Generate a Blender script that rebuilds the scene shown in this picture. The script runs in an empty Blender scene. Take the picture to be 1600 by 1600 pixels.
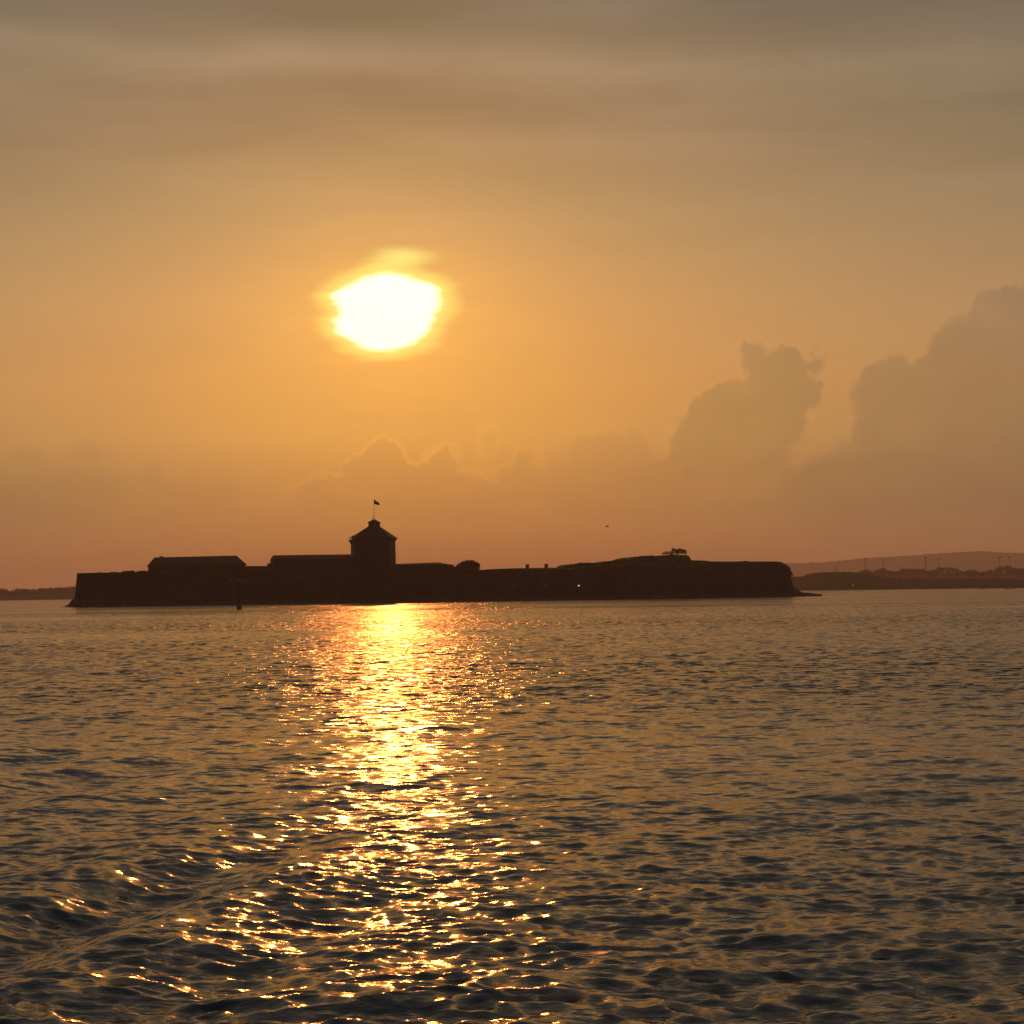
import bpy, bmesh, math, random
import numpy as np
from mathutils import Vector, Matrix

R = math.radians
random.seed(7)
rng = np.random.default_rng(11)
scene = bpy.context.scene
col = scene.collection

# ------------------------------------------------------------------ camera
CAM_H = 3.0
FPX = 2800.0                       # focal length in photograph pixels (1600 wide)
PITCH = math.atan(123.0 / FPX)
ROLL = R(0.75)
_f = Vector((0, math.cos(PITCH), math.sin(PITCH)))
_u0 = Vector((0, -math.sin(PITCH), math.cos(PITCH)))
_r0 = Vector((1, 0, 0))
_r = _r0 * math.cos(ROLL) - _u0 * math.sin(ROLL)
_u = _r0 * math.sin(ROLL) + _u0 * math.cos(ROLL)
CAM = Vector((0, 0, CAM_H))
cam_d = bpy.data.cameras.new('camera')
cam_d.sensor_width = 36.0
cam_d.lens = 36.0 * FPX / 1600.0
cam_d.clip_start = 0.1
cam_d.clip_end = 60000
cam = bpy.data.objects.new('camera', cam_d)
col.objects.link(cam)
m = Matrix((( _r.x, _u.x, -_f.x), (_r.y, _u.y, -_f.y), (_r.z, _u.z, -_f.z))).to_4x4()
m.translation = CAM
cam.matrix_world = m
scene.camera = cam


def ray(px, py):
    return (_f + _r * ((px - 800) / FPX) - _u * ((py - 800) / FPX)).normalized()


def W(px, py, D):
    """point of the place seen at that spot of the photograph, D metres out along +Y"""
    d = ray(px, py)
    return CAM + d * (D / d.y)


def AE(px, py):
    d = ray(px, py)
    return math.atan2(d.x, d.y), math.asin(d.z)


# ------------------------------------------------------------------ sun, exposure
SUN = ray(607, 486)
SUN_EL = math.asin(SUN.z)
SUN_AZ = math.atan2(SUN.x, SUN.y)
sl = bpy.data.lights.new('sun', 'SUN')
sl.energy = 0.55
sl.angle = R(0.55)
sl.color = (1.0, 0.24, 0.04)
so = bpy.data.objects.new('sun', sl)
col.objects.link(so)
so.rotation_euler = SUN.to_track_quat('Z', 'Y').to_euler()
so.location = (0, 0, 60)
vs = scene.view_settings
vs.view_transform = 'Standard'
vs.look = 'None'
vs.exposure = 0.0
vs.gamma = 1.0
vs.use_curve_mapping = False
scene.cycles.use_denoising = True
scene.cycles.use_adaptive_sampling = True
scene.cycles.adaptive_threshold = 0.015
scene.cycles.max_bounces = 6
scene.cycles.volume_bounces = 0
scene.cycles.sample_clamp_direct = 60.0
scene.cycles.sample_clamp_indirect = 4.0
scene.cycles.caustics_reflective = False
scene.cycles.caustics_refractive = False


def lin(r, g, b):
    def f(c):
        c /= 255.0
        return c / 12.92 if c <= 0.04045 else ((c + 0.055) / 1.055) ** 2.4
    return (f(r), f(g), f(b), 1.0)


# ------------------------------------------------------------------ node helper
class E:
    """scalar socket with arithmetic that makes Math nodes"""
    tree = None

    def __init__(s, sock):
        s.s = sock

    @staticmethod
    def m(op, *a, clamp=False):
        n = E.tree.nodes.new('ShaderNodeMath')
        n.operation = op
        n.use_clamp = clamp
        for i, x in enumerate(a):
            if isinstance(x, E):
                E.tree.links.new(x.s, n.inputs[i])
            else:
                n.inputs[i].default_value = float(x)
        return E(n.outputs[0])

    def __add__(s, o): return E.m('ADD', s, o)
    __radd__ = __add__
    def __sub__(s, o): return E.m('SUBTRACT', s, o)
    def __rsub__(s, o): return E.m('SUBTRACT', o, s)
    def __mul__(s, o): return E.m('MULTIPLY', s, o)
    __rmul__ = __mul__
    def __truediv__(s, o): return E.m('DIVIDE', s, o)
    def __neg__(s): return E.m('MULTIPLY', s, -1.0)


def emax(a, b): return E.m('MAXIMUM', a, b)
def esqrt(a): return E.m('SQRT', a)
def eexp(a): return E.m('EXPONENT', a)
def gauss(x): return eexp(-(x * x))


def sstep(x, a, b):
    n = E.tree.nodes.new('ShaderNodeMapRange')
    n.interpolation_type = 'SMOOTHSTEP'
    E.tree.links.new(x.s, n.inputs[0])
    n.inputs[1].default_value = a
    n.inputs[2].default_value = b
    n.inputs[3].default_value = 0.0
    n.inputs[4].default_value = 1.0
    return E(n.outputs[0])


def noise(vec, scale, detail=3.0, rough=0.55, color=False):
    n = E.tree.nodes.new('ShaderNodeTexNoise')
    E.tree.links.new(vec, n.inputs['Vector'])
    n.inputs['Scale'].default_value = scale
    n.inputs['Detail'].default_value = detail
    n.inputs['Roughness'].default_value = rough
    return n.outputs['Color'] if color else E(n.outputs['Fac'])


def combine(x, y, z):
    n = E.tree.nodes.new('ShaderNodeCombineXYZ')
    for i, v in enumerate((x, y, z)):
        if isinstance(v, E):
            E.tree.links.new(v.s, n.inputs[i])
        else:
            n.inputs[i].default_value = v
    return n.outputs[0]


def mixc(fac, a, b, mode='MIX'):
    n = E.tree.nodes.new('ShaderNodeMix')
    n.data_type = 'RGBA'
    n.blend_type = mode
    n.clamp_factor = True
    def put(sock, v):
        if isinstance(v, E):
            E.tree.links.new(v.s, sock)
        elif hasattr(v, 'is_linked'):
            E.tree.links.new(v, sock)
        else:
            sock.default_value = v
    put(n.inputs[0], fac)
    put(n.inputs[6], a)
    put(n.inputs[7], b)
    return n.outputs[2]


def ramp(x, stops):
    n = E.tree.nodes.new('ShaderNodeValToRGB')
    E.tree.links.new(x.s, n.inputs[0])
    cr = n.color_ramp
    cr.interpolation = 'EASE'
    cr.interpolation = 'LINEAR'
    while len(cr.elements) > 1:
        cr.elements.remove(cr.elements[-1])
    cr.elements[0].position = stops[0][0]
    cr.elements[0].color = stops[0][1]
    for p, c in stops[1:]:
        e = cr.elements.new(p)
        e.color = c
    return n.outputs[0]


# ------------------------------------------------------------------ world / sky
world = bpy.data.worlds.new('World')
scene.world = world
world.use_nodes = True
wt = world.node_tree
wt.nodes.clear()
E.tree = wt
tc = wt.nodes.new('ShaderNodeTexCoord')
nrm = wt.nodes.new('ShaderNodeVectorMath')
nrm.operation = 'NORMALIZE'
wt.links.new(tc.outputs['Generated'], nrm.inputs[0])
DIR = nrm.outputs[0]
sep = wt.nodes.new('ShaderNodeSeparateXYZ')
wt.links.new(DIR, sep.inputs[0])
X, Y, Z = (E(o) for o in sep.outputs)
az = E.m('ARCTAN2', X, Y)
el = E.m('ARCSINE', Z)

ABOVE = 0.9
near = [(923, (189, 115, 69)), (870, (185, 116, 69)), (800, (180, 120, 68)), (740, (188, 127, 68)), (680, (203, 139, 70)),
        (600, (203, 136, 68)), (486, (193, 133, 77)), (330, (160, 121, 85)), (200, (132, 103, 80)),
        (90, (127, 105, 85)), (0, (104, 92, 80))]
far = [(923, (176, 121, 84)), (870, (172, 121, 83)), (800, (145, 111, 78)), (740, (153, 117, 80)), (680, (176, 132, 85)),
       (600, (181, 134, 86)), (486, (175, 135, 94)), (330, (149, 125, 93)), (200, (129, 111, 88)),
       (90, (127, 111, 92)), (0, (98, 91, 83))]
high = [(0.42, (106, 98, 88)), (0.6, (104, 98, 91)), (1.0, (98, 96, 93)), (1.57, (92, 93, 94))]


def stops(lst):
    o = [(max(0.0, math.atan((923 - y) / FPX)) / 1.6, lin(*c)) for y, c in lst]
    return o + [(e / 1.6, lin(*c)) for e, c in high]


elp = emax(el, 0.0) / 1.6
c_near = ramp(elp, stops(near))
c_far = ramp(elp, stops(far))
daz = az - SUN_AZ
de = el - SUN_EL
g_near = gauss((daz - 0.012) / 0.185)
sky = mixc(g_near, c_far, c_near)

# drifting thin high cloud: long level streaks
lay = combine(az * 2.2, el * 15.0 + az * 0.5, 0.0)
st = noise(lay, 2.1, 4.0, 0.5)
lay2 = combine(az * 3.4, el * 34.0 - az * 1.2, 3.7)
st2 = noise(lay2, 1.7, 3.0, 0.5)
a0, e0 = AE(420, 92)
a1, e1 = AE(640, 45)
wob = (noise(combine(az * 5.0, 0.0, 1.3), 2.0, 2.0) - 0.5) * 0.024
band_hi = gauss((el - e0 + wob + (az - a0) * 0.03) / 0.0085) * sstep(az, 0.34, -0.02)
band_lo = gauss((el - e1 + wob * 1.3) / 0.012) * gauss((az - a1) / 0.17)
band_h2 = gauss((el - AE(900, 12)[1] + wob * 0.8 + (az - AE(900, 12)[0]) * -0.1) / 0.008) * gauss((az - AE(880, 12)[0]) / 0.075)
hi_w = sstep(el, 0.17, 0.27)
tone = 1.0 + (st - 0.5) * 0.85 * hi_w + (st2 - 0.5) * 0.22 * hi_w + (st2 - 0.5) * 0.10 + band_hi * 0.24 - band_lo * 0.22 + band_h2 * 0.24
sky = mixc(1.0, sky, combine(tone, tone, tone), 'MULTIPLY')

# cumulus banks low over the horizon: unions of puffs with a billowed edge
puff = noise(DIR, 95.0, 4.0, 0.6)
puff2 = noise(DIR, 34.0, 2.0, 0.5)
edge = (E.m('ABSOLUTE', puff - 0.5) * 2.0 - 0.14) * 0.011 + (E.m('ABSOLUTE', puff2 - 0.5) * 2.0 - 0.10) * 0.013


AZEL = combine(az, el, 0.0)


def ellipse(cx, cy, rx, ry):
    """0 at the centre, 1 on the rim"""
    a, e = AE(cx, cy)
    ax, ey = rx / FPX, ry / FPX
    ma = E.tree.nodes.new('ShaderNodeVectorMath')
    ma.operation = 'MULTIPLY_ADD'
    E.tree.links.new(AZEL, ma.inputs[0])
    ma.inputs[1].default_value = (1 / ax, 1 / ey, 0)
    ma.inputs[2].default_value = (-a / ax, -e / ey, 0)
    ln_ = E.tree.nodes.new('ShaderNodeVectorMath')
    ln_.operation = 'LENGTH'
    E.tree.links.new(ma.outputs[0], ln_.inputs[0])
    return E(ln_.outputs['Value'])


def bank(ells):
    f = None
    for (cx, cy, rx, ry) in ells:
        k_ = min(rx, ry) / FPX
        d = E.m('MULTIPLY_ADD', ellipse(cx, cy, rx, ry), -k_, k_)
        f = d if f is None else emax(f, d)
    return f + edge


inner = noise(combine(az * 26.0, el * 38.0, 5.0), 1.0, 3.0, 0.55)


def rimmed(sky, f, tint, soft, fade_lo, fade_hi, amount=1.0, rim=None, rimw=0.085):
    body = sstep(f, -soft * 0.3, soft)
    vert = sstep(el, AE(800, fade_lo)[1], AE(800, fade_hi)[1])
    msk = body * (vert * 0.75 + 0.25) * (0.35 + inner * 1.3) * amount
    out = mixc(msk, sky, mixc(1.0, sky, tint, 'MULTIPLY'))
    if rim is not None:
        r = gauss((f - soft * 0.2) / (soft * 0.55)) * gauss((az - SUN_AZ - 0.01) / rimw) * vert
        out = mixc(r, out, mixc(1.0, out, rim, 'MULTIPLY'))
    return out


big_right = bank([(1500, 640, 160, 92), (1396, 622, 74, 66), (1530, 560, 84, 78), (1575, 520, 75, 70), (1660, 510, 130, 80), (1620, 660, 210, 150),
                  (1382, 690, 58, 60), (1450, 770, 240, 100), (1780, 560, 190, 120)])
tower = bank([(1215, 610, 62, 70), (1180, 560, 30, 33), (1232, 568, 30, 33), (1272, 574, 19, 25), (1262, 610, 25, 40), (1150, 630, 52, 46),
              (1105, 650, 42, 32), (1080, 670, 26, 36), (1150, 700, 100, 56), (1222, 660, 42, 50)])
row = bank([(600, 722, 40, 40), (570, 750, 44, 42), (690, 728, 30, 34), (660, 770, 130, 50), (520, 775, 60, 30),
            (825, 716, 16, 16), (830, 760, 60, 34), (935, 712, 48, 36), (985, 706, 34, 34), (960, 760, 130, 56)])
wisp = bank([(758, 690, 13, 24), (770, 676, 10, 14)])
left_c = bank([(140, 712, 34, 30), (45, 720, 40, 26), (100, 760, 120, 40), (235, 745, 36, 24), (30, 800, 130, 70), (300, 775, 70, 24)])
grey_t = (0.70, 0.76, 0.90, 1)
sky = rimmed(sky, big_right, (0.70, 0.76, 0.90, 1), 0.005, 830, 640, rim=(1.10, 1.08, 1.04, 1), rimw=0.4)
sky = rimmed(sky, tower, (0.68, 0.75, 0.88, 1), 0.004, 800, 640, rim=(1.12, 1.10, 1.06, 1), rimw=0.3)
sky = rimmed(sky, left_c, (0.82, 0.87, 0.98, 1), 0.009, 850, 740, 0.7)
sky = rimmed(sky, row, (0.86, 0.87, 0.93, 1), 0.0025, 840, 730, 0.8, rim=(1.30, 1.24, 1.14, 1))
sky = rimmed(sky, wisp, (0.94, 0.94, 0.96, 1), 0.004, 830, 720, 0.6, rim=(1.14, 1.12, 1.1, 1))

# the sun burning through the thin cloud: aureole, yellow fringe, white core
hz = noise(combine(az * 22.0, el * 120.0, 0.0), 1.0, 4.0, 0.55) - 0.5
hz2 = noise(combine(az * 9.0, el * 190.0, 7.0), 1.0, 3.0, 0.5) - 0.5
dd = esqrt(E.m('POWER', daz / 1.45, 2.0) + E.m('POWER', de, 2.0))
aure = eexp(-(dd / 0.030)) * (1.0 + hz * 0.9) + eexp(-(dd / 0.075)) * 0.13


def sunblob(ells):
    f = None
    for (cx, cy, rx, ry) in ells:
        d = 1.0 - ellipse(cx, cy, rx, ry)
        f = d if f is None else emax(f, d)
    return f


core = sunblob([(608, 468, 92, 40), (600, 502, 82, 50), (612, 485, 70, 62)]) + hz * 0.34 + hz2 * 0.34
patch = sunblob([(625, 404, 62, 22)]) + hz * 0.7 + hz2 * 0.4
w_fr = sstep(core, -0.42, 0.10)
w_core = sstep(core, -0.02, 0.22)
w_patch = sstep(patch, -0.15, 0.95)
rgb = wt.nodes.new('ShaderNodeRGB')


def scaled(colr, w):
    return mixc(w, (0, 0, 0, 1), colr)


def addc(a, b):
    return mixc(1.0, a, b, 'ADD')


sky = addc(sky, mixc(1.0, combine(aure * 0.60, aure * 0.28, aure * 0.010), (1, 1, 1, 1), 'MULTIPLY'))
sky = mixc(w_patch * 0.85, sky, (0.96, 0.86, 0.20, 1))
sky = mixc(w_fr * 0.9, sky, (1.04, 0.84, 0.17, 1))
sky = mixc(w_core, sky, (2.3, 1.6, 1.08, 1))

# sky away from the sun: duller and cooler
back = sstep(Y, 0.75, -0.5)
sky = mixc(back, sky, mixc(1.0, sky, (0.30, 0.34, 0.44, 1), 'MULTIPLY'))
# clear air above the veil of cloud
nish = wt.nodes.new('ShaderNodeTexSky')
nish.sky_type = 'NISHITA'
nish.sun_disc = False
nish.sun_elevation = SUN_EL
nish.sun_rotation = SUN_AZ
nish.dust_density = 4.0
nish.air_density = 1.6
bg1 = wt.nodes.new('ShaderNodeBackground')
bg1.inputs[1].default_value = 0.95
wt.links.new(sky, bg1.inputs[0])
bg2 = wt.nodes.new('ShaderNodeBackground')
bg2.inputs[1].default_value = 0.004
wt.links.new(nish.outputs[0], bg2.inputs[0])
ad = wt.nodes.new('ShaderNodeAddShader')
wt.links.new(bg1.outputs[0], ad.inputs[0])
wt.links.new(bg2.outputs[0], ad.inputs[1])
wo = wt.nodes.new('ShaderNodeOutputWorld')
wt.links.new(ad.outputs[0], wo.inputs[0])
world.cycles.sampling_method = 'MANUAL'
world.cycles.sample_map_resolution = 1024


# ------------------------------------------------------------------ materials
def material(name):
    mt = bpy.data.materials.new(name)
    mt.use_nodes = True
    nt = mt.node_tree
    E.tree = nt
    return mt, nt, nt.nodes['Principled BSDF']


def mottled(name, c1, c2, scale, rough=0.85, bump=0.0, bscale=None, spec=0.06):
    mt, nt, b = material(name)
    ge = nt.nodes.new('ShaderNodeNewGeometry')
    n = noise(ge.outputs['Position'], scale, 5.0, 0.6)
    nt.links.new(mixc(sstep(n, 0.3, 0.7), (*c1, 1), (*c2, 1)), b.inputs['Base Color'])
    b.inputs['Roughness'].default_value = rough
    b.inputs['Specular IOR Level'].default_value = spec
    if bump:
        bn = nt.nodes.new('ShaderNodeBump')
        bn.inputs['Strength'].default_value = 1.0
        bn.inputs['Distance'].default_value = bump
        nt.links.new(noise(ge.outputs['Position'], bscale or scale * 3, 5.0, 0.6).s, bn.inputs['Height'])
        nt.links.new(bn.outputs[0], b.inputs['Normal'])
    return mt


def masonry(name, c1, c2):
    mt, nt, b = material(name)
    ge = nt.nodes.new('ShaderNodeNewGeometry')
    sp = nt.nodes.new('ShaderNodeSeparateXYZ')
    nt.links.new(ge.outputs['Position'], sp.inputs[0])
    px, py, pz = (E(o) for o in sp.outputs)
    br = nt.nodes.new('ShaderNodeTexBrick')
    nt.links.new(combine(px + py * 0.6, pz, 0.0), br.inputs['Vector'])
    br.inputs['Color1'].default_value = (*c1, 1)
    br.inputs['Color2'].default_value = (*c2, 1)
    br.inputs['Mortar'].default_value = (c1[0] * 0.8, c1[1] * 0.8, c1[2] * 0.8, 1)
    br.inputs['Scale'].default_value = 1.0
    br.inputs['Brick Width'].default_value = 1.3
    br.inputs['Row Height'].default_value = 0.6
    br.inputs['Mortar Size'].default_value = 0.03
    n = noise(ge.outputs['Position'], 0.35, 5.0, 0.6)
    nt.links.new(mixc(sstep(n, 0.25, 0.75) * 0.6, br.outputs['Color'], (c1[0] * 0.55, c1[1] * 0.55, c1[2] * 0.5, 1)), b.inputs['Base Color'])
    bn = nt.nodes.new('ShaderNodeBump')
    bn.inputs['Distance'].default_value = 0.06
    nt.links.new((noise(ge.outputs['Position'], 3.0, 4.0) - E(br.outputs['Fac'])).s, bn.inputs['Height'])
    nt.links.new(bn.outputs[0], b.inputs['Normal'])
    b.inputs['Roughness'].default_value = 0.9
    b.inputs['Specular IOR Level'].default_value = 0.2
    return mt


M = {}
M['granite'] = masonry('granite_masonry', (0.085, 0.066, 0.057), (0.105, 0.082, 0.07))
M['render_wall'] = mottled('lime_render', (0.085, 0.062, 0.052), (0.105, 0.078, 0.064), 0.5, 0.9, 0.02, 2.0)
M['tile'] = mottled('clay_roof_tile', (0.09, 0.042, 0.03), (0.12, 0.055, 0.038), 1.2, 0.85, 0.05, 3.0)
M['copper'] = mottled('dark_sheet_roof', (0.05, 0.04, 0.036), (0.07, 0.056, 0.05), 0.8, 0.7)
M['brick'] = mottled('chimney_brick', (0.18, 0.09, 0.06), (0.23, 0.12, 0.08), 2.5, 0.9)
M['rock'] = mottled('shore_rock', (0.05, 0.045, 0.04), (0.10, 0.085, 0.07), 0.4, 0.9, 0.25, 0.9)
M['turf'] = mottled('rough_grass', (0.045, 0.055, 0.02), (0.085, 0.08, 0.035), 0.5, 0.95, 0.15, 2.0)
M['hillside'] = mottled('far_hillside', (0.07, 0.08, 0.055), (0.12, 0.12, 0.085), 0.012, 0.95)
M['bark'] = mottled('bark', (0.07, 0.05, 0.035), (0.11, 0.08, 0.06), 3.0, 0.95)
M['iron'] = mottled('painted_iron', (0.05, 0.05, 0.05), (0.08, 0.075, 0.07), 2.0, 0.6)
M['white_iron'] = mottled('weathered_white_paint', (0.24, 0.21, 0.19), (0.34, 0.30, 0.27), 1.0, 0.6)
M['concrete'] = mottled('sea_concrete', (0.14, 0.13, 0.115), (0.22, 0.20, 0.18), 2.0, 0.9, 0.02, 4.0)
M['white_paint'] = mottled('white_boards', (0.60, 0.59, 0.56), (0.72, 0.71, 0.68), 0.6, 0.7)
M['feather'] = mottled('gull_feather', (0.30, 0.29, 0.28), (0.48, 0.47, 0.46), 6.0, 0.8)

mt, nt, b = material('leaves')
ge = nt.nodes.new('ShaderNodeNewGeometry')
nt.links.new(mixc(noise(ge.outputs['Position'], 0.8, 3.0), (0.03, 0.04, 0.015, 1), (0.065, 0.07, 0.03, 1)), b.inputs['Base Color'])
b.inputs['Roughness'].default_value = 0.9
b.inputs['Specular IOR Level'].default_value = 0.0
tr = nt.nodes.new('ShaderNodeBsdfTranslucent')
tr.inputs[0].default_value = (0.08, 0.09, 0.02, 1)
mx = nt.nodes.new('ShaderNodeMixShader')
mx.inputs[0].default_value = 0.10
nt.links.new(b.outputs[0], mx.inputs[1])
nt.links.new(tr.outputs[0], mx.inputs[2])
nt.links.new(mx.outputs[0], nt.nodes['Material Output'].inputs[0])
M['leaves'] = mt


def cloth(name, c):
    mt, nt, b = material(name)
    ge = nt.nodes.new('ShaderNodeNewGeometry')
    nn = noise(ge.outputs['Position'], 6.0, 2.0)
    nt.links.new(mixc(nn, (*c, 1), (c[0] * 0.8, c[1] * 0.8, c[2] * 0.8, 1)), b.inputs['Base Color'])
    b.inputs['Roughness'].default_value = 0.9
    tr = nt.nodes.new('ShaderNodeBsdfTranslucent')
    tr.inputs[0].default_value = (*c, 1)
    mx = nt.nodes.new('ShaderNodeMixShader')
    mx.inputs[0].default_value = 0.5
    nt.links.new(b.outputs[0], mx.inputs[1])
    nt.links.new(tr.outputs[0], mx.inputs[2])
    nt.links.new(mx.outputs[0], nt.nodes['Material Output'].inputs[0])
    return mt


M['flag_field'] = cloth('flag_field', (0.10, 0.13, 0.30))
M['flag_cross'] = cloth('flag_cross', (0.60, 0.42, 0.06))

mt, nt, b = material('lit_lamp')
b.inputs['Base Color'].default_value = (0.8, 0.75, 0.65, 1)
b.inputs['Emission Color'].default_value = (1.0, 0.72, 0.48, 1)
b.inputs['Emission Strength'].default_value = 0.9
M['lit'] = mt
mt, nt, b = material('lamp_glass')
b.inputs['Base Color'].default_value = (0.55, 0.52, 0.48, 1)
b.inputs['Roughness'].default_value = 0.2
M['glass'] = mt

# water
mt, nt, b = material('sea_water')
ge = nt.nodes.new('ShaderNodeNewGeometry')
at = nt.nodes.new('ShaderNodeAttribute')
at.attribute_name = 'ripple'
at.attribute_type = 'GEOMETRY'
rip = E(at.outputs['Fac'])
at2 = nt.nodes.new('ShaderNodeAttribute')
at2.attribute_name = 'gust'
at2.attribute_type = 'GEOMETRY'
gust = E(at2.outputs['Fac'])
P = ge.outputs['Position']
sp = nt.nodes.new('ShaderNodeSeparateXYZ')
nt.links.new(P, sp.inputs[0])
px, py, pz = (E(o) for o in sp.outputs)
v1 = combine(px * 0.5 + py * 0.12, py * 1.5 - px * 0.2, 0.0)
h1 = noise(v1, 4.2, 3.0, 0.55)
h2 = noise(combine(px * 0.6 - py * 0.15, py * 1.4 + px * 0.3, 2.0), 10.0, 2.0, 0.5)
bn = nt.nodes.new('ShaderNodeBump')
bn.inputs['Strength'].default_value = 1.0
bn.inputs['Distance'].default_value = 1.0
nt.links.new(((h1 * 0.017 + h2 * 0.009) * gust).s, bn.inputs['Height'])
# slopes of the ripples too small for the mesh far out
nc = noise(combine(px * 0.6, py * 1.1, 0.0), 3.4, 3.0, 0.6, color=True)
sub = nt.nodes.new('ShaderNodeVectorMath')
sub.operation = 'SUBTRACT'
nt.links.new(nc, sub.inputs[0])
sub.inputs[1].default_value = (0.5, 0.5, 0.5)
sc = nt.nodes.new('ShaderNodeVectorMath')
sc.operation = 'MULTIPLY'
nt.links.new(sub.outputs[0], sc.inputs[0])
k = rip * 13.0
nt.links.new(combine(k * 0.8, k * 1.1, 0.0), sc.inputs[1])
addv = nt.nodes.new('ShaderNodeVectorMath')
nt.links.new(bn.outputs[0], addv.inputs[0])
nt.links.new(sc.outputs[0], addv.inputs[1])
nv = nt.nodes.new('ShaderNodeVectorMath')
nv.operation = 'NORMALIZE'
nt.links.new(addv.outputs[0], nv.inputs[0])
nt.links.new(nv.outputs[0], b.inputs['Normal'])
b.inputs['Base Color'].default_value = (0.014, 0.014, 0.012, 1)
b.inputs['IOR'].default_value = 1.8
b.inputs['Roughness'].default_value = 0.11
M['water'] = mt


# ------------------------------------------------------------------ mesh helpers
def link(name, verts, faces, mat, parent=None, smooth=False):
    me = bpy.data.meshes.new(name)
    me.from_pydata([tuple(v) for v in verts], [], faces)
    me.validate()
    me.update()
    if smooth:
        me.shade_smooth()
    o = bpy.data.objects.new(name, me)
    col.objects.link(o)
    if mat:
        me.materials.append(M[mat])
    if parent is not None:
        o.parent = parent
        o.matrix_parent_inverse = parent.matrix_world.inverted()
    return o


def empty(name, loc):
    o = bpy.data.objects.new(name, None)
    o.empty_display_size = 0.5
    o.matrix_world = Matrix.Translation(Vector(loc))
    col.objects.link(o)
    return o


def tag(o, label=None, cat=None, group=None, kind=None):
    if label: o['label'] = label
    if cat: o['category'] = cat
    if group: o['group'] = group
    if kind: o['kind'] = kind
    return o


class MB:
    def __init__(s):
        s.v = []
        s.f = []

    def add(s, v, f):
        n = len(s.v)
        s.v += [tuple(p) for p in v]
        s.f += [tuple(i + n for i in q) for q in f]
        return s

    def prism(s, base, top):
        """closed solid between two equal rings of points"""
        n = len(base)
        f = [tuple(range(n - 1, -1, -1)), tuple(range(n, 2 * n))]
        f += [(i, (i + 1) % n, n + (i + 1) % n, n + i) for i in range(n)]
        return s.add(list(base) + list(top), f)

    def box(s, c, half, rz=0.0):
        c = Vector(c)
        q = Matrix.Rotation(rz, 3, 'Z')
        ring = [(-1, -1), (1, -1), (1, 1), (-1, 1)]
        lo = [c + q @ Vector((a * half[0], b_ * half[1], -half[2])) for a, b_ in ring]
        hi = [c + q @ Vector((a * half[0], b_ * half[1], half[2])) for a, b_ in ring]
        return s.prism(lo, hi)

    def lathe(s, c, prof, n=14, rz=0.0):
        c = Vector(c)
        v, f = [], []
        for r, z in prof:
            for i in range(n):
                a = 2 * math.pi * i / n + rz
                v.append(c + Vector((r * math.cos(a), r * math.sin(a), z)))
        for j in range(len(prof) - 1):
            for i in range(n):
                f.append((j * n + i, j * n + (i + 1) % n, (j + 1) * n + (i + 1) % n, (j + 1) * n + i))
        f.append(tuple(range(n - 1, -1, -1)))
        f.append(tuple((len(prof) - 1) * n + i for i in range(n)))
        return s.add(v, f)

    def tube(s, pts, rad, n=6):
        pts = [Vector(p) for p in pts]
        v, f = [], []
        for i, p in enumerate(pts):
            d = (pts[min(i + 1, len(pts) - 1)] - pts[max(i - 1, 0)]).normalized()
            a = d.orthogonal().normalized()
            b_ = d.cross(a)
            r = rad[i] if isinstance(rad, (list, tuple)) else rad
            for k_ in range(n):
                t = 2 * math.pi * k_ / n
                v.append(p + (a * math.cos(t) + b_ * math.sin(t)) * r)
        for j in range(len(pts) - 1):
            for i in range(n):
                f.append((j * n + i, j * n + (i + 1) % n, (j + 1) * n + (i + 1) % n, (j + 1) * n + i))
        f.append(tuple(range(n - 1, -1, -1)))
        f.append(tuple((len(pts) - 1) * n + i for i in range(n)))
        return s.add(v, f)

    def build(s, name, mat, parent=None, smooth=False):
        return link(name, s.v, s.f, mat, parent, smooth)


# ------------------------------------------------------------------ sea
def smooth01(x):
    x = np.clip(x, 0, 1)
    return x * x * (3 - 2 * x)


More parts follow.
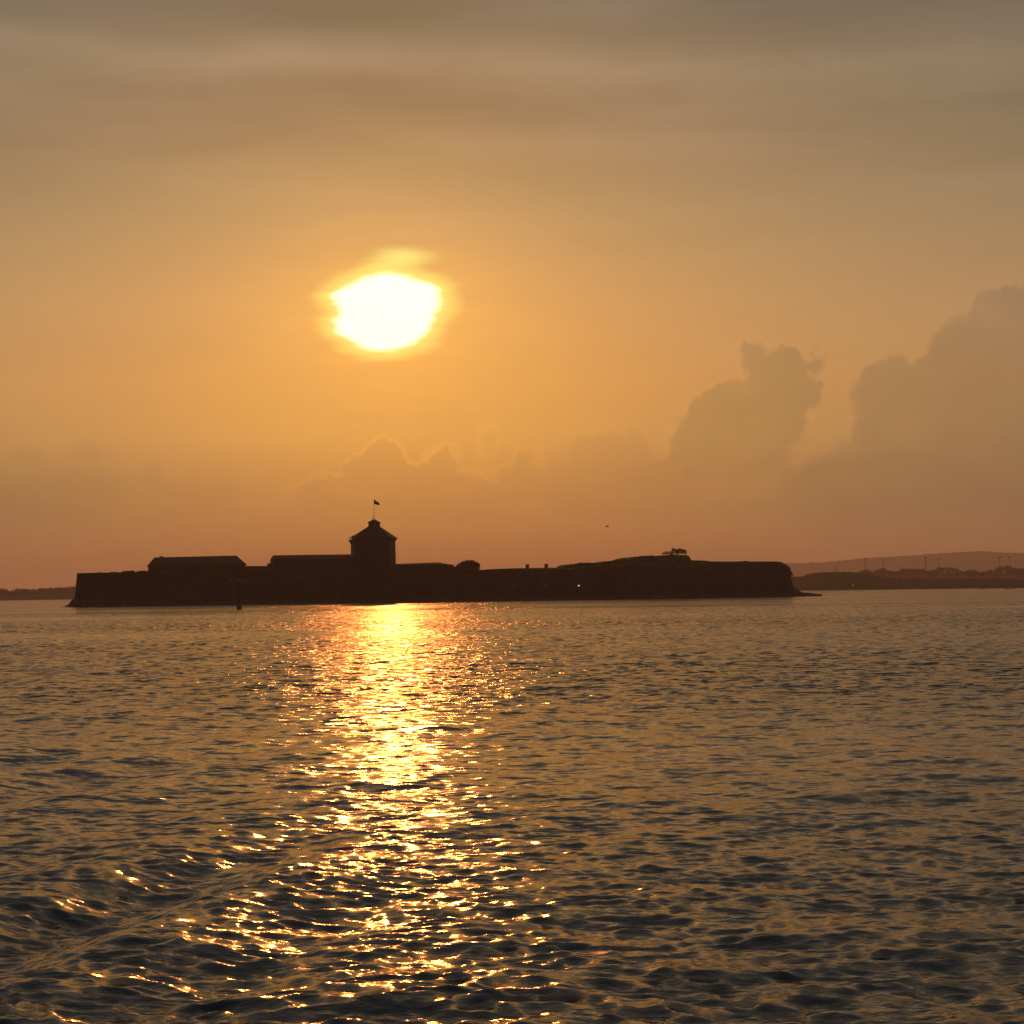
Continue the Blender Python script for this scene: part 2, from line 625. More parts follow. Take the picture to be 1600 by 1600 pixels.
def build_water():
    rr = [1.5]
    while rr[-1] < 9.0:
        rr.append(rr[-1] + 0.35)
    while rr[-1] < 900.0:
        r = rr[-1]
        rr.append(r + max(0.042, 0.0021 * r if r < 300 else 0.004 * r))
    while rr[-1] < 9000.0:
        rr.append(rr[-1] * 1.02)
    rr = np.array(rr, dtype=np.float64)
    fine = np.linspace(R(-20), R(20), 540)
    side = R(20) + np.linspace(0, 1, 26)[1:] ** 1.6 * R(160)
    th = np.concatenate([-side[::-1], fine, side])          # -180..180
    th = th[:-1]                                             # last equals first
    nr, nt_ = len(rr), len(th)
    dth = np.gradient(th)
    TT, RR = np.meshgrid(th, rr)
    x = (RR * np.sin(TT)).ravel()
    y = (RR * np.cos(TT)).ravel()
    dr = np.gradient(rr)
    spc = np.maximum(np.repeat(dr, nt_), (rr[:, None] * dth[None, :]).ravel())

    # gust field: calm lanes and darker cat's paws
    g = np.zeros_like(x)
    r2 = np.random.default_rng(5)
    for i in range(14):
        lam = r2.uniform(18, 140)
        a = r2.normal(R(90), R(28))
        g += np.sin((x * math.cos(a) * 0.45 + y * math.sin(a)) * 2 * math.pi / lam + r2.uniform(0, 6.28))
    g = g / math.sqrt(7)
    gust = np.clip(1.0 + 0.44 * g, 0.4, 1.9)

    N = 340
    lam = np.exp(r2.uniform(math.log(0.15), math.log(5.5), N))
    main = R(78)
    spread = np.where(lam > 1.1, R(27), np.where(lam > 0.4, R(40), R(33)))
    ang = main + r2.normal(0, 1, N) * spread
    ph = r2.uniform(0, 2 * math.pi, N)
    kk = 2 * math.pi / lam
    # slope spectrum
    sl_ = np.interp(np.log(lam), np.log([0.15, 0.22, 0.32, 0.5, 1.1, 1.6, 2.4, 3.4, 6.0]), [1.8, 1.6, 1.05, 0.55, 0.30, 0.38, 0.46, 0.24, 0.10])
    sl_ *= r2.uniform(0.5, 1.4, N)
    MSS = 0.042
    sl_ *= math.sqrt(MSS * 2 / np.sum(sl_ ** 2))
    amp = sl_ / kk
    z = np.zeros_like(x)
    ox = np.zeros_like(x)
    oy = np.zeros_like(x)
    miss = np.zeros_like(x)
    for i in range(N):
        w = smooth01((lam[i] / spc - 2.6) / 2.6)
        miss += 0.5 * sl_[i] ** 2 * (1 - w * w)
        idx = np.nonzero(w > 0.0)[0]
        if len(idx) == 0:
            continue
        mod = gust[idx] if lam[i] < 2.0 else 1.0
        ww = w[idx] * mod
        cx, cy = math.cos(ang[i]), math.sin(ang[i])
        p = kk[i] * (x[idx] * cx + y[idx] * cy) + ph[i]
        s_, c_ = np.sin(p), np.cos(p)
        z[idx] += amp[i] * ww * s_
        q = 1.15 if lam[i] > 0.6 else 0.6
        ox[idx] += q * amp[i] * ww * cx * c_
        oy[idx] += q * amp[i] * ww * cy * c_
    # a boat's wash crossing the near water on the left, weaker to the right
    def packet(cx, cy, sx, sy, lam_, ang_, a_, ph_, rot=0.0):
        nonlocal z, ox, oy
        dx, dy = x - cx, y - cy
        u_ = dx * math.cos(rot) + dy * math.sin(rot)
        v_ = -dx * math.sin(rot) + dy * math.cos(rot)
        env = np.exp(-(u_ / sx) ** 2 - (v_ / sy) ** 2)
        idx = np.nonzero(env > 0.004)[0]
        kx = 2 * math.pi / lam_
        p = kx * (dx[idx] * math.cos(ang_) + dy[idx] * math.sin(ang_)) + ph_
        e_ = env[idx]
        z[idx] += a_ * e_ * (np.sin(p) + 0.22 * np.sin(2 * p + 1.2))
        ox[idx] += 0.7 * a_ * e_ * math.cos(ang_) * np.cos(p)
        oy[idx] += 0.7 * a_ * e_ * math.sin(ang_) * np.cos(p)
    packet(-4.0, 17.0, 2.3, 4.6, 2.5, R(-15), 0.115, -1.54)
    packet(-9.0, 30.0, 5.0, 9.0, 3.2, R(-20), 0.07, 0.3)
    packet(7.0, 26.0, 7.0, 6.0, 2.8, R(72), 0.035, 2.0)

    vx, vy = x + ox, y + oy
    co = np.stack([vx, vy, z], axis=1).astype(np.float32)
    # faces, with the ring closed behind the camera; centre disc is open under the boat, closed by a fan
    i = np.arange(nr - 1)[:, None] * nt_
    j = np.arange(nt_)[None, :]
    jn = (j + 1) % nt_
    quads = np.stack([i + j, i + nt_ + j, i + nt_ + jn, i + jn], axis=-1).reshape(-1, 4)
    nq = len(quads)
    cen = len(co)
    co = np.concatenate([co, np.array([[0, 0, 0]], dtype=np.float32)])
    tris = np.stack([np.full(nt_, cen), np.arange(nt_), (np.arange(nt_) + 1) % nt_], axis=-1)
    nl = nq * 4 + len(tris) * 3
    me = bpy.data.meshes.new('water')
    me.vertices.add(len(co))
    me.vertices.foreach_set('co', co.ravel())
    me.loops.add(nl)
    me.loops.foreach_set('vertex_index', np.concatenate([quads.ravel(), tris.ravel()]).astype(np.int32))
    me.polygons.add(nq + len(tris))
    starts = np.concatenate([np.arange(nq) * 4, nq * 4 + np.arange(len(tris)) * 3]).astype(np.int32)
    me.polygons.foreach_set('loop_start', starts)
    me.update(calc_edges=True)
    me.shade_smooth()
    a_ = me.attributes.new('ripple', 'FLOAT', 'POINT')
    a_.data.foreach_set('value', np.append(np.sqrt(miss) * gust, 0).astype(np.float32))
    a_ = me.attributes.new('gust', 'FLOAT', 'POINT')
    a_.data.foreach_set('value', np.append(gust, 1).astype(np.float32))
    me.materials.append(M['water'])
    o = bpy.data.objects.new('water', me)
    col.objects.link(o)
    tag(o, 'choppy brown sea with the low sun glittering across it', kind='structure')
    return o


build_water()


# ------------------------------------------------------------------ island: shore, walls, ramparts
def Df(px):
    return 512.0 + (px - 105.0) / 1145.0 * 50.0


UV = (W(1250, 900, Df(1250)) - W(105, 900, Df(105)))
UV.z = 0
UV.normalize()
BACK = Vector((-UV.y, UV.x, 0))              # away from the camera, square to the front
UANG = math.atan2(UV.y, UV.x)


def front(px, py, off=0.0):
    """point on the island's long front (off metres behind the shore) seen at that pixel"""
    # the front line moved back by off along BACK
    base = W(105, 900, Df(105)) + BACK * off
    d = ray(px, py)
    n = BACK
    t = (Vector((base.x, base.y, 0)) - Vector((0, 0, 0))).dot(n) / Vector((d.x, d.y, 0)).dot(n)
    return CAM + d * t


def polyline(pts, x):
    for (x0, y0), (x1, y1) in zip(pts, pts[1:]):
        if x0 <= x <= x1:
            return y0 + (y1 - y0) * (x - x0) / max(1e-6, x1 - x0)
    return pts[0][1] if x < pts[0][0] else pts[-1][1]


def hash01(i, s=0):
    return (math.sin(i * 127.1 + s * 311.7) * 43758.5453) % 1.0


# rocky skerry under the fort
sil = [(84, 949.6), (100, 948.6), (104, 947.5), (109, 942), (113, 936.5), (118, 933), (135, 934), (300, 937), (600, 935), (900, 930), (1180, 924),
       (1225, 917), (1233, 909), (1238, 914), (1245, 921.5), (1252, 925.5), (1258, 927), (1262, 926.3), (1266, 927.5), (1285, 929.0)]
v, f = [], []
cols_ = np.arange(84, 1286, 2.0)
rows_ = [(-6, -1.2), (0, 0.0), (3.0, 0.55), (8, 1.0), (30, 1.0), (80, 0.9), (110, 0.1), (118, -1.2)]
for ci, pxx in enumerate(cols_):
    top = polyline(sil, pxx)
    zt = front(pxx, top, 5.0).z
    edge_ = min(1.0, min(pxx - 84, 1285 - pxx) / 26.0)
    for ri, (off, hk) in enumerate(rows_):
        jit = (hash01(ci * 1.7, ri) - 0.5)
        if hk <= 0:
            zz = -0.6 if hk < 0 else -0.15 + jit * 0.25
        else:
            zz = max(-0.2, zt * hk + jit * 0.22 * (0.2 + edge_))
        p = front(pxx, 900, off * (0.35 + 0.65 * edge_) + jit * 1.2 * edge_)
        v.append((p.x, p.y, zz))
nr_ = len(rows_)
for ci in range(len(cols_) - 1):
    for ri in range(nr_ - 1):
        a = ci * nr_ + ri
        f.append((a, a + nr_, a + nr_ + 1, a + 1))
isl = link('island', v, f, 'rock')
tag(isl, 'low rocky skerry that carries the sea fort', kind='structure')


def loft_wall(name, mat, top_pts, off, thick, batter, parent, step=3.0, jit=0.0, zbot=-0.4, lip=0.0, seed=0, round_front=0.0):
    """long solid following a top line read off the skyline: battered face, top, back"""
    x0, x1 = top_pts[0][0], top_pts[-1][0]
    n = max(2, int((x1 - x0) / step))
    v, f = [], []
    for i in range(n + 1):
        pxx = x0 + (x1 - x0) * i / n
        py_ = polyline(top_pts, pxx) + (hash01(i, seed) - 0.5) * jit
        t = front(pxx, py_, off + round_front)
        zt = t.z
        g = Vector((t.x, t.y, 0)) - BACK * round_front
        b0 = g - BACK * batter
        v += [Vector((b0.x, b0.y, zbot)), Vector((g.x, g.y, zt - lip)),
              Vector((g.x, g.y, 0)) + BACK * max(0.25, round_front) + Vector((0, 0, zt)),
              g + BACK * thick + Vector((0, 0, zt - 0.1)), g + BACK * thick + Vector((0, 0, zbot))]
    k_ = 5
    for i in range(n):
        for j in range(k_ - 1):
            a = i * k_ + j
            f.append((a, a + k_, a + k_ + 1, a + 1))
        f.append((i * k_ + 4, (i + 1) * k_ + 4, (i + 1) * k_, i * k_))
    f.append(tuple(range(k_)))
    f.append(tuple(n * k_ + j for j in range(k_ - 1, -1, -1)))
    return link(name, v, f, mat, parent)


def block(mb, px0, px1, yt, yb, off, depth, lean=0.0):
    """box whose front shows between px0..px1 and rows yt..yb"""
    a, b_ = front(px0, yb, off), front(px1, yb, off)
    c, d = front(px0 + lean, yt, off), front(px1 - lean, yt, off)
    zb, zt = min(a.z, b_.z), (c.z + d.z) / 2
    lo = [Vector((a.x, a.y, zb)), Vector((b_.x, b_.y, zb))]
    lo += [lo[1] + BACK * depth, lo[0] + BACK * depth]
    hi = [Vector((c.x, c.y, zt)), Vector((d.x, d.y, zt))]
    hi += [hi[1] + BACK * depth, hi[0] + BACK * depth]
    return mb.prism(lo, hi)


# --- left bastion
bast = empty('bastion_wall', front(250, 948, 6))
tag(bast, 'tall leaning stone bastion at the left end of the fort, broken parapet on top', 'fort wall')
a = front(115.5, 936, 5); b_ = front(392, 940, 5)
at_ = front(120.2, 895.5, 6.5); bt_ = front(392, 890, 6.5)
lo = [Vector((a.x, a.y, -0.5)), Vector((b_.x, b_.y, -0.5)), Vector((b_.x, b_.y, -0.5)) + BACK * 70, Vector((a.x, a.y, -0.5)) + BACK * 70 + UV * 2.5]
hi = [Vector((at_.x, at_.y, at_.z)), Vector((bt_.x, bt_.y, bt_.z)), bt_ + BACK * 66, at_ + BACK * 66 + UV * 2.5]
MB().prism(lo, hi).build('wall_face', 'granite', bast)
# sloping left toe of masonry
cp = [(120.0, 897.3), (150, 895.8), (186, 894.3), (230, 893.2), (300, 892), (392, 890)]
loft_wall('cordon', 'granite', [(x_, y_ + 3.2) for x_, y_ in cp], 5.95, 1.0, 0.0, bast, 8, 0, zbot=front(250, 899.5, 6).z)
segs = [(120.3, 131, 897.6, 896.0), (130.2, 150, 895.9, 894.9), (149.2, 159, 894.6, 894.0), (158.3, 170, 894.9, 895.2), (169.2, 184, 894.2, 893.6),
        (183.4, 190, 894.9, 894.9), (189.6, 211, 892.4, 891.6), (213.2, 229.5, 892.2, 891.6), (229, 262, 891.8, 891.5), (263, 300, 891.6, 891.2), (301, 345, 891.2, 890.6), (346, 392, 890.6, 889.8)]
for i, (x0, x1, y0, y1) in enumerate(segs):
    loft_wall('parapet_block', 'granite', [(x0, y0 + 1.0), (x0 + 1.6, y0), ((x0 + x1) / 2, (y0 + y1) / 2 - 0.35), (x1 - 1.6, y1), (x1, y1 + 1.0)],
              6.6, 3.0, 0.0, bast, 1.5, 0.35, zbot=front((x0 + x1) / 2, 900, 6.6).z, seed=i)

# --- middle curtain wall
cur = empty('curtain_wall', front(640, 944, 6))
tag(cur, 'long plain stone curtain wall below the tower, sunlit water at its foot', 'fort wall')
loft_wall('wall_face', 'granite', [(385, 886.0), (427, 885.6), (617, 883.5), (700, 884), (752, 890.6), (765, 889.4), (800, 888.0), (806, 890), (893, 889)],
          7.5, 40.0, 2.2, cur, 3.0, 0.15, seed=3)
loft_wall('cordon', 'granite', [(386, 893.5), (640, 893.5), (893, 893.5)], 7.1, 0.8, 0.0, cur, 20, 0, zbot=front(640, 895.5, 7).z)
loft_wall('parapet', 'granite', [(384, 885.2), (386, 884.3), (414, 884.4), (427, 884.2), (429, 885.6)], 7.8, 3.0, 0.0, cur, 2.0, 0.2, zbot=front(400, 888, 7).z, seed=9)
loft_wall('parapet', 'granite', [(750, 892), (756, 891.2), (765, 890.4), (780, 889.3), (796, 888.6), (803, 889.6), (806, 890.4)], 7.8, 3.0, 0.0, cur, 2.0, 0.2, zbot=front(780, 893, 7).z, seed=12)

# --- right bastion with earth rampart
rb = empty('earth_bastion', front(1060, 935, 6))
tag(rb, 'long low bastion overgrown with turf at the right end of the fort', 'fort wall')
loft_wall('wall_face', 'granite', [(889, 889.5), (905, 886), (960, 883), (1000, 880), (1080, 879.5), (1120, 879.4), (1180, 879.6), (1212, 880), (1224, 882.6), (1230, 886.6), (1234, 893), (1235.2, 900)],
          7.5, 58.0, 2.5, rb, 2.0, 0.25, seed=21, lip=0.3, round_front=0.8)
loft_wall('turf_bank', 'turf', [(892, 889), (895, 884.6), (899, 881.4), (905, 880.4), (918, 879.6), (928, 879.9), (934, 880.6), (941, 878.6), (952, 877.4), (966, 875.8), (976, 874.6), (981, 875.4), (986, 873.2),
           (992, 870.6), (1001, 869.2), (1012, 868.8), (1018, 868.4), (1024, 869.0), (1034, 868.0), (1046, 867.0), (1060, 867.2), (1069, 867.2), (1074, 868.6), (1077.6, 870.8), (1078.8, 876)],
          12.0, 22.0, 3.0, rb, 1.2, 0.7, zbot=front(980, 890, 12).z, lip=0.7, seed=31, round_front=1.5)
loft_wall('turf_bank', 'turf', [(1076, 876.2), (1080, 875.4), (1098, 875.5), (1106, 876.6), (1114, 877.4), (1140, 877.3), (1160, 877.5), (1166, 876.4), (1171, 877.4), (1200, 877.2), (1214, 877.4), (1222, 879.2),
           (1228, 882.4), (1232, 886.4), (1234.6, 891), (1235.6, 897)],
          10.0, 40.0, 2.0, rb, 1.2, 0.45, zbot=front(1150, 900, 10).z, lip=0.5, seed=37, round_front=1.2)


# ------------------------------------------------------------------ buildings of the fort
def hip_roof(mb, e, zr, hip0, hip1, thick=0.25):
    """e: four eave corners (front-left, front-right, back-right, back-left)"""
    lo = [p - Vector((0, 0, thick)) for p in e]
    l = (e[1] - e[0]).normalized()
    mid0 = (e[0] + e[3]) / 2 + l * hip0
    mid1 = (e[1] + e[2]) / 2 - l * hip1
    r0 = Vector((mid0.x, mid0.y, zr[0]))
    r1 = Vector((mid1.x, mid1.y, zr[1]))
    v = lo + list(e) + [r0, r1]
    f = [(3, 2, 1, 0), (0, 1, 5, 4), (1, 2, 6, 5), (2, 3, 7, 6), (3, 0, 4, 7), (4, 5, 9, 8), (6, 7, 8, 9), (5, 6, 9), (7, 4, 8)]
    return mb.add(v, f)


def rect_at(px0, px1, off, depth, z, grow=0.0):
    a, b_ = front(px0, 900, off), front(px1, 900, off)
    a = Vector((a.x, a.y, z)) - UV * grow - BACK * grow
    b_ = Vector((b_.x, b_.y, z)) + UV * grow - BACK * grow
    return [a, b_, b_ + BACK * (depth + 2 * grow), a + BACK * (depth + 2 * grow)]


def chimney(px0, px1, yt, yb, off, parent, mat='brick', depth=0.8):
    mb = MB()
    block(mb, px0 + 0.3, px1 - 0.3, yt + 0.6, yb, off, depth)
    block(mb, px0, px1, yt, yt + 0.8, off - 0.06, depth + 0.12)
    return mb.build('chimney', mat, parent)


# long barracks with hipped roof
bk = empty('barracks', front(308, 890, 16))
tag(bk, 'long barracks with a hipped roof behind the left bastion', 'building')
ze = front(231, 883.6, 14).z
zb = front(308, 896, 15).z
w = rect_at(232.8, 383.5, 14.5, 10.0, zb)
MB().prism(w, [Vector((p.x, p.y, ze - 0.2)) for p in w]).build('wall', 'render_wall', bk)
e_ = rect_at(231.0, 386.0, 14.0, 11.0, ze)
zr0, zr1 = front(242, 871.0, 19.5).z, front(371, 868.0, 19.5).z
rf = hip_roof(MB(), e_, (zr0, zr1), 2.1, 2.75).build('roof', 'tile', bk)
chimney(249.5, 255.5, 869.0, 874, 19.2, rf)

# central range against the tower
ce = empty('keep_range', front(490, 884, 20))
tag(ce, 'long steep-roofed range joined to the left side of the tower', 'building')
z1 = front(428, 875, 19).z
zb = front(490, 892, 19).z
w = rect_at(427.6, 556, 19.0, 11.0, zb)
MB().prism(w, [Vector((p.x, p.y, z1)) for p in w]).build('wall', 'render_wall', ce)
e_ = rect_at(427.9, 557, 19.0, 11.0, z1 + 0.28, 0.12)
hip_roof(MB(), e_, (front(430, 867.6, 24.5).z, front(553, 866.0, 24.5).z), 0.45, 0.1).build('roof', 'tile', ce)
chimney(417.6, 424, 880.3, 888, 20, ce)

# tower
TANG = UANG - R(13) - R(5)
tc_ = front(585.3, 880, 27.0)
TW = (front(617.4, 880, 27).x - front(553, 880, 27).x) / 2 / (math.cos(R(6)) + math.sin(R(6)))
tw = empty('tower', (tc_.x, tc_.y, front(585, 890, 27).z))
tag(tw, 'square stone keep tower with pyramid roof and small lantern on top', 'tower')


def trect(half, z):
    q = Matrix.Rotation(-R(6), 3, 'Z')
    return [Vector((tc_.x, tc_.y, z)) + q @ Vector((sx * half, sy * half, 0)) for sx, sy in ((-1, -1), (1, -1), (1, 1), (-1, 1))]


zb = front(585, 893, 27).z
ze = front(585, 839.0, 20).z
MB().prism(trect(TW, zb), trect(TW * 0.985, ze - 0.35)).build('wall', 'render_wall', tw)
MB().prism(trect(TW * 1.02, ze - 0.9), trect(TW * 1.06, ze - 0.3)).build('cornice', 'granite', tw)
zl = front(587, 823.0, 25).z
LW = TW * 0.272
rf = MB()
rf.prism(trect(TW * 1.09, ze - 0.30), trect(TW * 1.09, ze - 0.05))
rf.prism(trect(TW * 1.085, ze - 0.05), trect(LW * 1.02, zl + 0.15))
rf = rf.build('roof', 'copper', tw)
zle = front(587, 816.3, 26).z
za = front(587, 811.0, 27).z
ln = MB().prism(trect(LW, zl - 0.4), trect(LW, zle - 0.12)).build('lantern', 'render_wall', tw)
mb = MB()
mb.prism(trect(LW * 1.14, zle - 0.12), trect(LW * 1.16, zle + 0.05))
mb.prism(trect(LW * 1.13, zle + 0.05), trect(0.06, za))
mb.build('lantern_roof', 'copper', ln)
# whip aerial on the lantern
pa = front(582.6, 812.2, 26.2)
mb = MB().tube([pa - Vector((0, 0, 0.6)), pa + Vector((0, 0, 1.3))], 0.055)
for dz in (0.5, 0.95):
    mb.box(pa + Vector((0, 0, dz)), (0.20, 0.03, 0.03))
mb.build('aerial', 'iron', tw)

# flagpole
ft = W(585.9, 780.5, tc_.y)
fp = empty('flagpole', (tc_.x, tc_.y, za - 0.2))
tag(fp, 'thin flagpole with a small drooping flag on the tower lantern', 'flagpole')
pb = Vector((tc_.x, tc_.y, za - 0.2))
pt = Vector((tc_.x, tc_.y, ft.z))
MB().tube([pb, (pb + pt) / 2, pt], [0.085, 0.07, 0.05], 8).build('pole', 'white_iron', fp)
MB().lathe(pt, [(0.03, -0.02), (0.1, 0.05), (0.1, 0.13), (0.02, 0.2)], 8).build('finial', 'white_iron', fp)
fl_, fd = 1.62, 1.38
NU, NV = 15, 9


def flagpt(u, v_):
    xx = 0.05 + u * fl_
    yy = 0.16 * math.sin(u * 7.0 + v_ * 1.5) * u ** 0.5
    zz = -v_ * fd * (1 - 0.42 * u) - 1.02 * u ** 1.15 + 0.03 * math.sin(u * 9)
    return pt + Vector((xx, yy - 0.1 * u, zz - 0.08))


for nm, mat_, test in (('flag', 'flag_field', False), ('flag_cross', 'flag_cross', True)):
    mb = MB()
    for i in range(NU):
        for j in range(NV):
            cross = (4 <= i <= 5) or j == 4
            if test and not cross:
                continue
            ps = [flagpt((i + a) / NU, (j + b2) / NV) for a, b2 in ((0, 0), (1, 0), (1, 1), (0, 1))]
            g_ = 0.004 if test else 0.0
            mb.prism([p - Vector((0, g_, 0)) for p in ps], [p + Vector((0, 0.012 + g_, 0)) for p in ps])
    if nm == 'flag':
        flag = mb.build(nm, mat_, fp)
    else:
        mb.build(nm, mat_, flag)

# round light turret on the tower's left corner
tp = front(551.6, 866, 23.0)
zb_ = front(551.6, 872, 23).z
zg0, zg1 = front(551, 850.5, 23).z, front(551, 846.0, 23).z
zg2 = front(551, 843.4, 23).z
lt = empty('light_turret', (tp.x, tp.y, zb_))
tag(lt, 'slim round light turret with railed gallery against the tower', 'lighthouse')
MB().lathe((tp.x, tp.y, 0), [(0.72, zb_), (0.66, zg0)], 16).build('column', 'white_iron', lt)
gl = MB().lathe((tp.x, tp.y, 0), [(0.66, zg0), (1.18, zg1), (1.30, zg1 + 0.1), (1.30, zg2 - 0.1), (1.22, zg2)], 16).build('gallery', 'iron', lt)
for k_ in range(10):
    a = k_ * math.pi / 5
    c = Vector((tp.x + 1.18 * math.cos(a), tp.y + 1.18 * math.sin(a), zg2))
    MB().tube([c - Vector((0, 0, 0.05)), c + Vector((0, 0, 0.95))], 0.035, 5).build('railing_post', 'iron', gl)
for dz in (0.5, 0.95):
    ring = [Vector((tp.x + 1.18 * math.cos(t * math.pi / 10), tp.y + 1.18 * math.sin(t * math.pi / 10), zg2 + dz)) for t in range(21)]
    MB().tube(ring, 0.03, 5).build('rail', 'iron', gl)
lh = MB().lathe((tp.x + 0.1, tp.y, 0), [(0.34, zg2 - 0.05), (0.34, zg2 + 1.0)], 10).build('lamp_house', 'white_iron', lt)
MB().lathe((tp.x + 0.1, tp.y, 0), [(0.42, zg2 + 1.0), (0.36, zg2 + 1.1), (0.06, zg2 + 1.32), (0.05, zg2 + 1.6)], 10).build('cap', 'iron', lh)

# low store right of the tower
stn = empty('storehouse', front(655, 884, 22))
tag(stn, 'low flat-ridged storehouse between the tower and the round tree', 'building')
zb = front(655, 892, 21).z
z1 = front(655, 883.6, 20).z
w = rect_at(612, 697, 20.0, 9.0, zb)
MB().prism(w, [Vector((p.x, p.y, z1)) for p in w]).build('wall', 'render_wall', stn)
e_ = rect_at(613, 699, 19.8, 9.4, z1 + 0.26)
hip_roof(MB(), e_, (front(618, 881.2, 24.5).z, front(690, 878.6, 24.5).z), 0.3, 1.7).build('roof', 'tile', stn)

# guardhouse with two chimneys
gh = empty('guardhouse', front(848, 890, 16))
tag(gh, 'low guardhouse roof with two square chimneys above the wall', 'building')
zb = front(848, 895, 16).z
z1 = front(848, 890.2, 15).z
w = rect_at(804, 893, 15.0, 8.0, zb)
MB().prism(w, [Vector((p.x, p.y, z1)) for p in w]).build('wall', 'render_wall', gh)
e_ = rect_at(802.5, 894, 14.6, 8.8, z1 + 0.25)
rf = hip_roof(MB(), e_, (front(808, 887.6, 19).z, front(885, 886.6, 19).z), 1.0, 1.0).build('roof', 'tile', gh)
chimney(821.9, 827.1, 881.7, 889.5, 18.4, rf)
chimney(851.3, 856.5, 881.2, 889.5, 18.4, rf)


# lamps on the wall
def wall_lamp(px, py, lit, label):
    p = front(px, py, 6.0)
    t = empty('wall_lamp', p + Vector((0, 0, -0.6)))
    tag(t, label, 'lamp', 'lamps along the curtain wall')
    MB().box(p + BACK * 0.75 + Vector((0, 0, 0.2)), (0.12, 0.65, 0.05), UANG).box(p + BACK * 1.35 + Vector((0, 0, 0.1)), (0.2, 0.06, 0.3), UANG).build('bracket', 'iron', t)
    MB().lathe(p, [(0.26, 0.16), (0.22, 0.26), (0.06, 0.38)], 10).build('shade', 'iron', t)
    MB().lathe(p, [(0.10, -0.26), (0.22, -0.16), (0.25, 0.0), (0.22, 0.15)], 10).build('globe', 'lit' if lit else 'glass', t)


wall_lamp(904.3, 914.8, True, 'single lit white lamp on the dark wall below the turf bank')
wall_lamp(853.4, 915.4, False, 'unlit lamp on the wall under the right chimney')
wall_lamp(803.0, 915.6, False, 'unlit lamp on the wall left of the guardhouse chimneys')


# ------------------------------------------------------------------ trees and bushes
def leaf_cloud(blobs, n, size, seed, shell=0.55):
    r = np.random.default_rng(seed)
    vol = np.array([b_[3] * b_[4] * b_[5] for b_ in blobs]) ** 0.75
    pick = r.choice(len(blobs), n, p=vol / vol.sum())
    B = np.array(blobs)[pick]
    d = r.normal(size=(n, 3))
    d /= np.linalg.norm(d, axis=1)[:, None]
    rad = (shell + (1 - shell) * r.random(n)) ** 0.8 * (0.9 + 0.2 * r.random(n))
    c = B[:, :3] + d * rad[:, None] * B[:, 3:6]
    a = r.normal(size=(n, 3)); a /= np.linalg.norm(a, axis=1)[:, None]
    t = r.normal(size=(n, 3))
    bb = np.cross(a, t); bb /= np.linalg.norm(bb, axis=1)[:, None]
    s = size * r.uniform(0.6, 1.35, n)[:, None]
    v = np.stack([c - a * s, c + bb * s * 0.55, c + a * s, c - bb * s * 0.55], axis=1).reshape(-1, 3)
    f = np.arange(n * 4).reshape(-1, 4)
    return v.tolist(), f.tolist()


def tree(name, base, blobs, n, size, seed, label, cat='tree', group=None, trunk_r=0.22):
    base = Vector(base)
    t = empty(name, base)
    tag(t, label, cat, group)
    v, f = leaf_cloud(blobs, n, size, seed)
    link('crown', v, f, 'leaves', t)
    rr_ = random.Random(seed)
    mb = MB()
    cx = sum(b_[0] for b_ in blobs) / len(blobs)
    cz = min(b_[2] for b_ in blobs)
    fork = Vector((base.x * 0.7 + cx * 0.3, base.y, base.z + (cz - base.z) * 0.45))
    mb.tube([base - Vector((0, 0, 0.4)), (base + fork) / 2, fork], [trunk_r * 1.3, trunk_r, trunk_r * 0.8], 8)
    for b_ in blobs:
        c = Vector(b_[:3])
        mid = (fork + c) / 2 + Vector((rr_.uniform(-.2, .2), rr_.uniform(-.2, .2), -0.1))
        mb.tube([fork, mid, c, c + Vector((rr_.uniform(-1, 1) * b_[3] * .5, 0, b_[5] * .6))], [trunk_r * .6, trunk_r * .4, trunk_r * .22, 0.02], 5)
    mb.build('trunk', 'bark', t)
    return t


def blob(px, py, off, rx, rz, ry=None, dy=0.0):
    p = front(px, py, off) + BACK * dy
    s = 0.19
    return (p.x, p.y, p.z, rx * s, (ry or rx) * s, rz * s)


tree('round_tree', front(731, 893, 16), [blob(724, 886, 16, 13, 9), blob(735, 883, 16, 13, 8.5), blob(742, 886, 16, 9, 8), blob(715, 888, 16, 6, 5),
     blob(730, 881.5, 16, 10, 6.5), blob(746.5, 882.5, 16, 4, 4), blob(745, 888, 16, 5, 6), blob(728, 886, 16, 12, 8, dy=-1.5)],
     5200, 0.20, 3, 'dense round tree swelling above the wall right of the tower', trunk_r=0.3)
tree('wind_bent_tree', front(1056, 869.5, 16), [blob(1062, 861, 16, 7, 4.5), blob(1055, 861.5, 16, 6, 4), blob(1068, 862, 16, 4.2, 4.5), blob(1048, 864, 16, 4.5, 3),
     blob(1041, 864, 16, 3.2, 2.8), blob(1051.5, 858.5, 16, 3, 2.5), blob(1036.5, 865, 16, 2.5, 1.8), blob(1071, 863, 16, 2.5, 4)],
     1500, 0.17, 5, 'small ragged tree alone on the crest of the turf bank', trunk_r=0.14)


def bush(bl, n, size, seed, label, base, group='bushes on the rampart'):
    t = empty('bush', base)
    tag(t, label, 'bush', group)
    v, f = leaf_cloud(bl, n, size, seed, 0.35)
    link('foliage', v, f, 'leaves', t)
    b0 = Vector(base)
    mb = MB()
    for b_ in bl:
        mb.tube([b0 - Vector((0, 0, .2)), (b0 + Vector(b_[:3])) / 2, Vector(b_[:3])], [0.06, 0.045, 0.02], 5)
    mb.build('stem', 'bark', t)


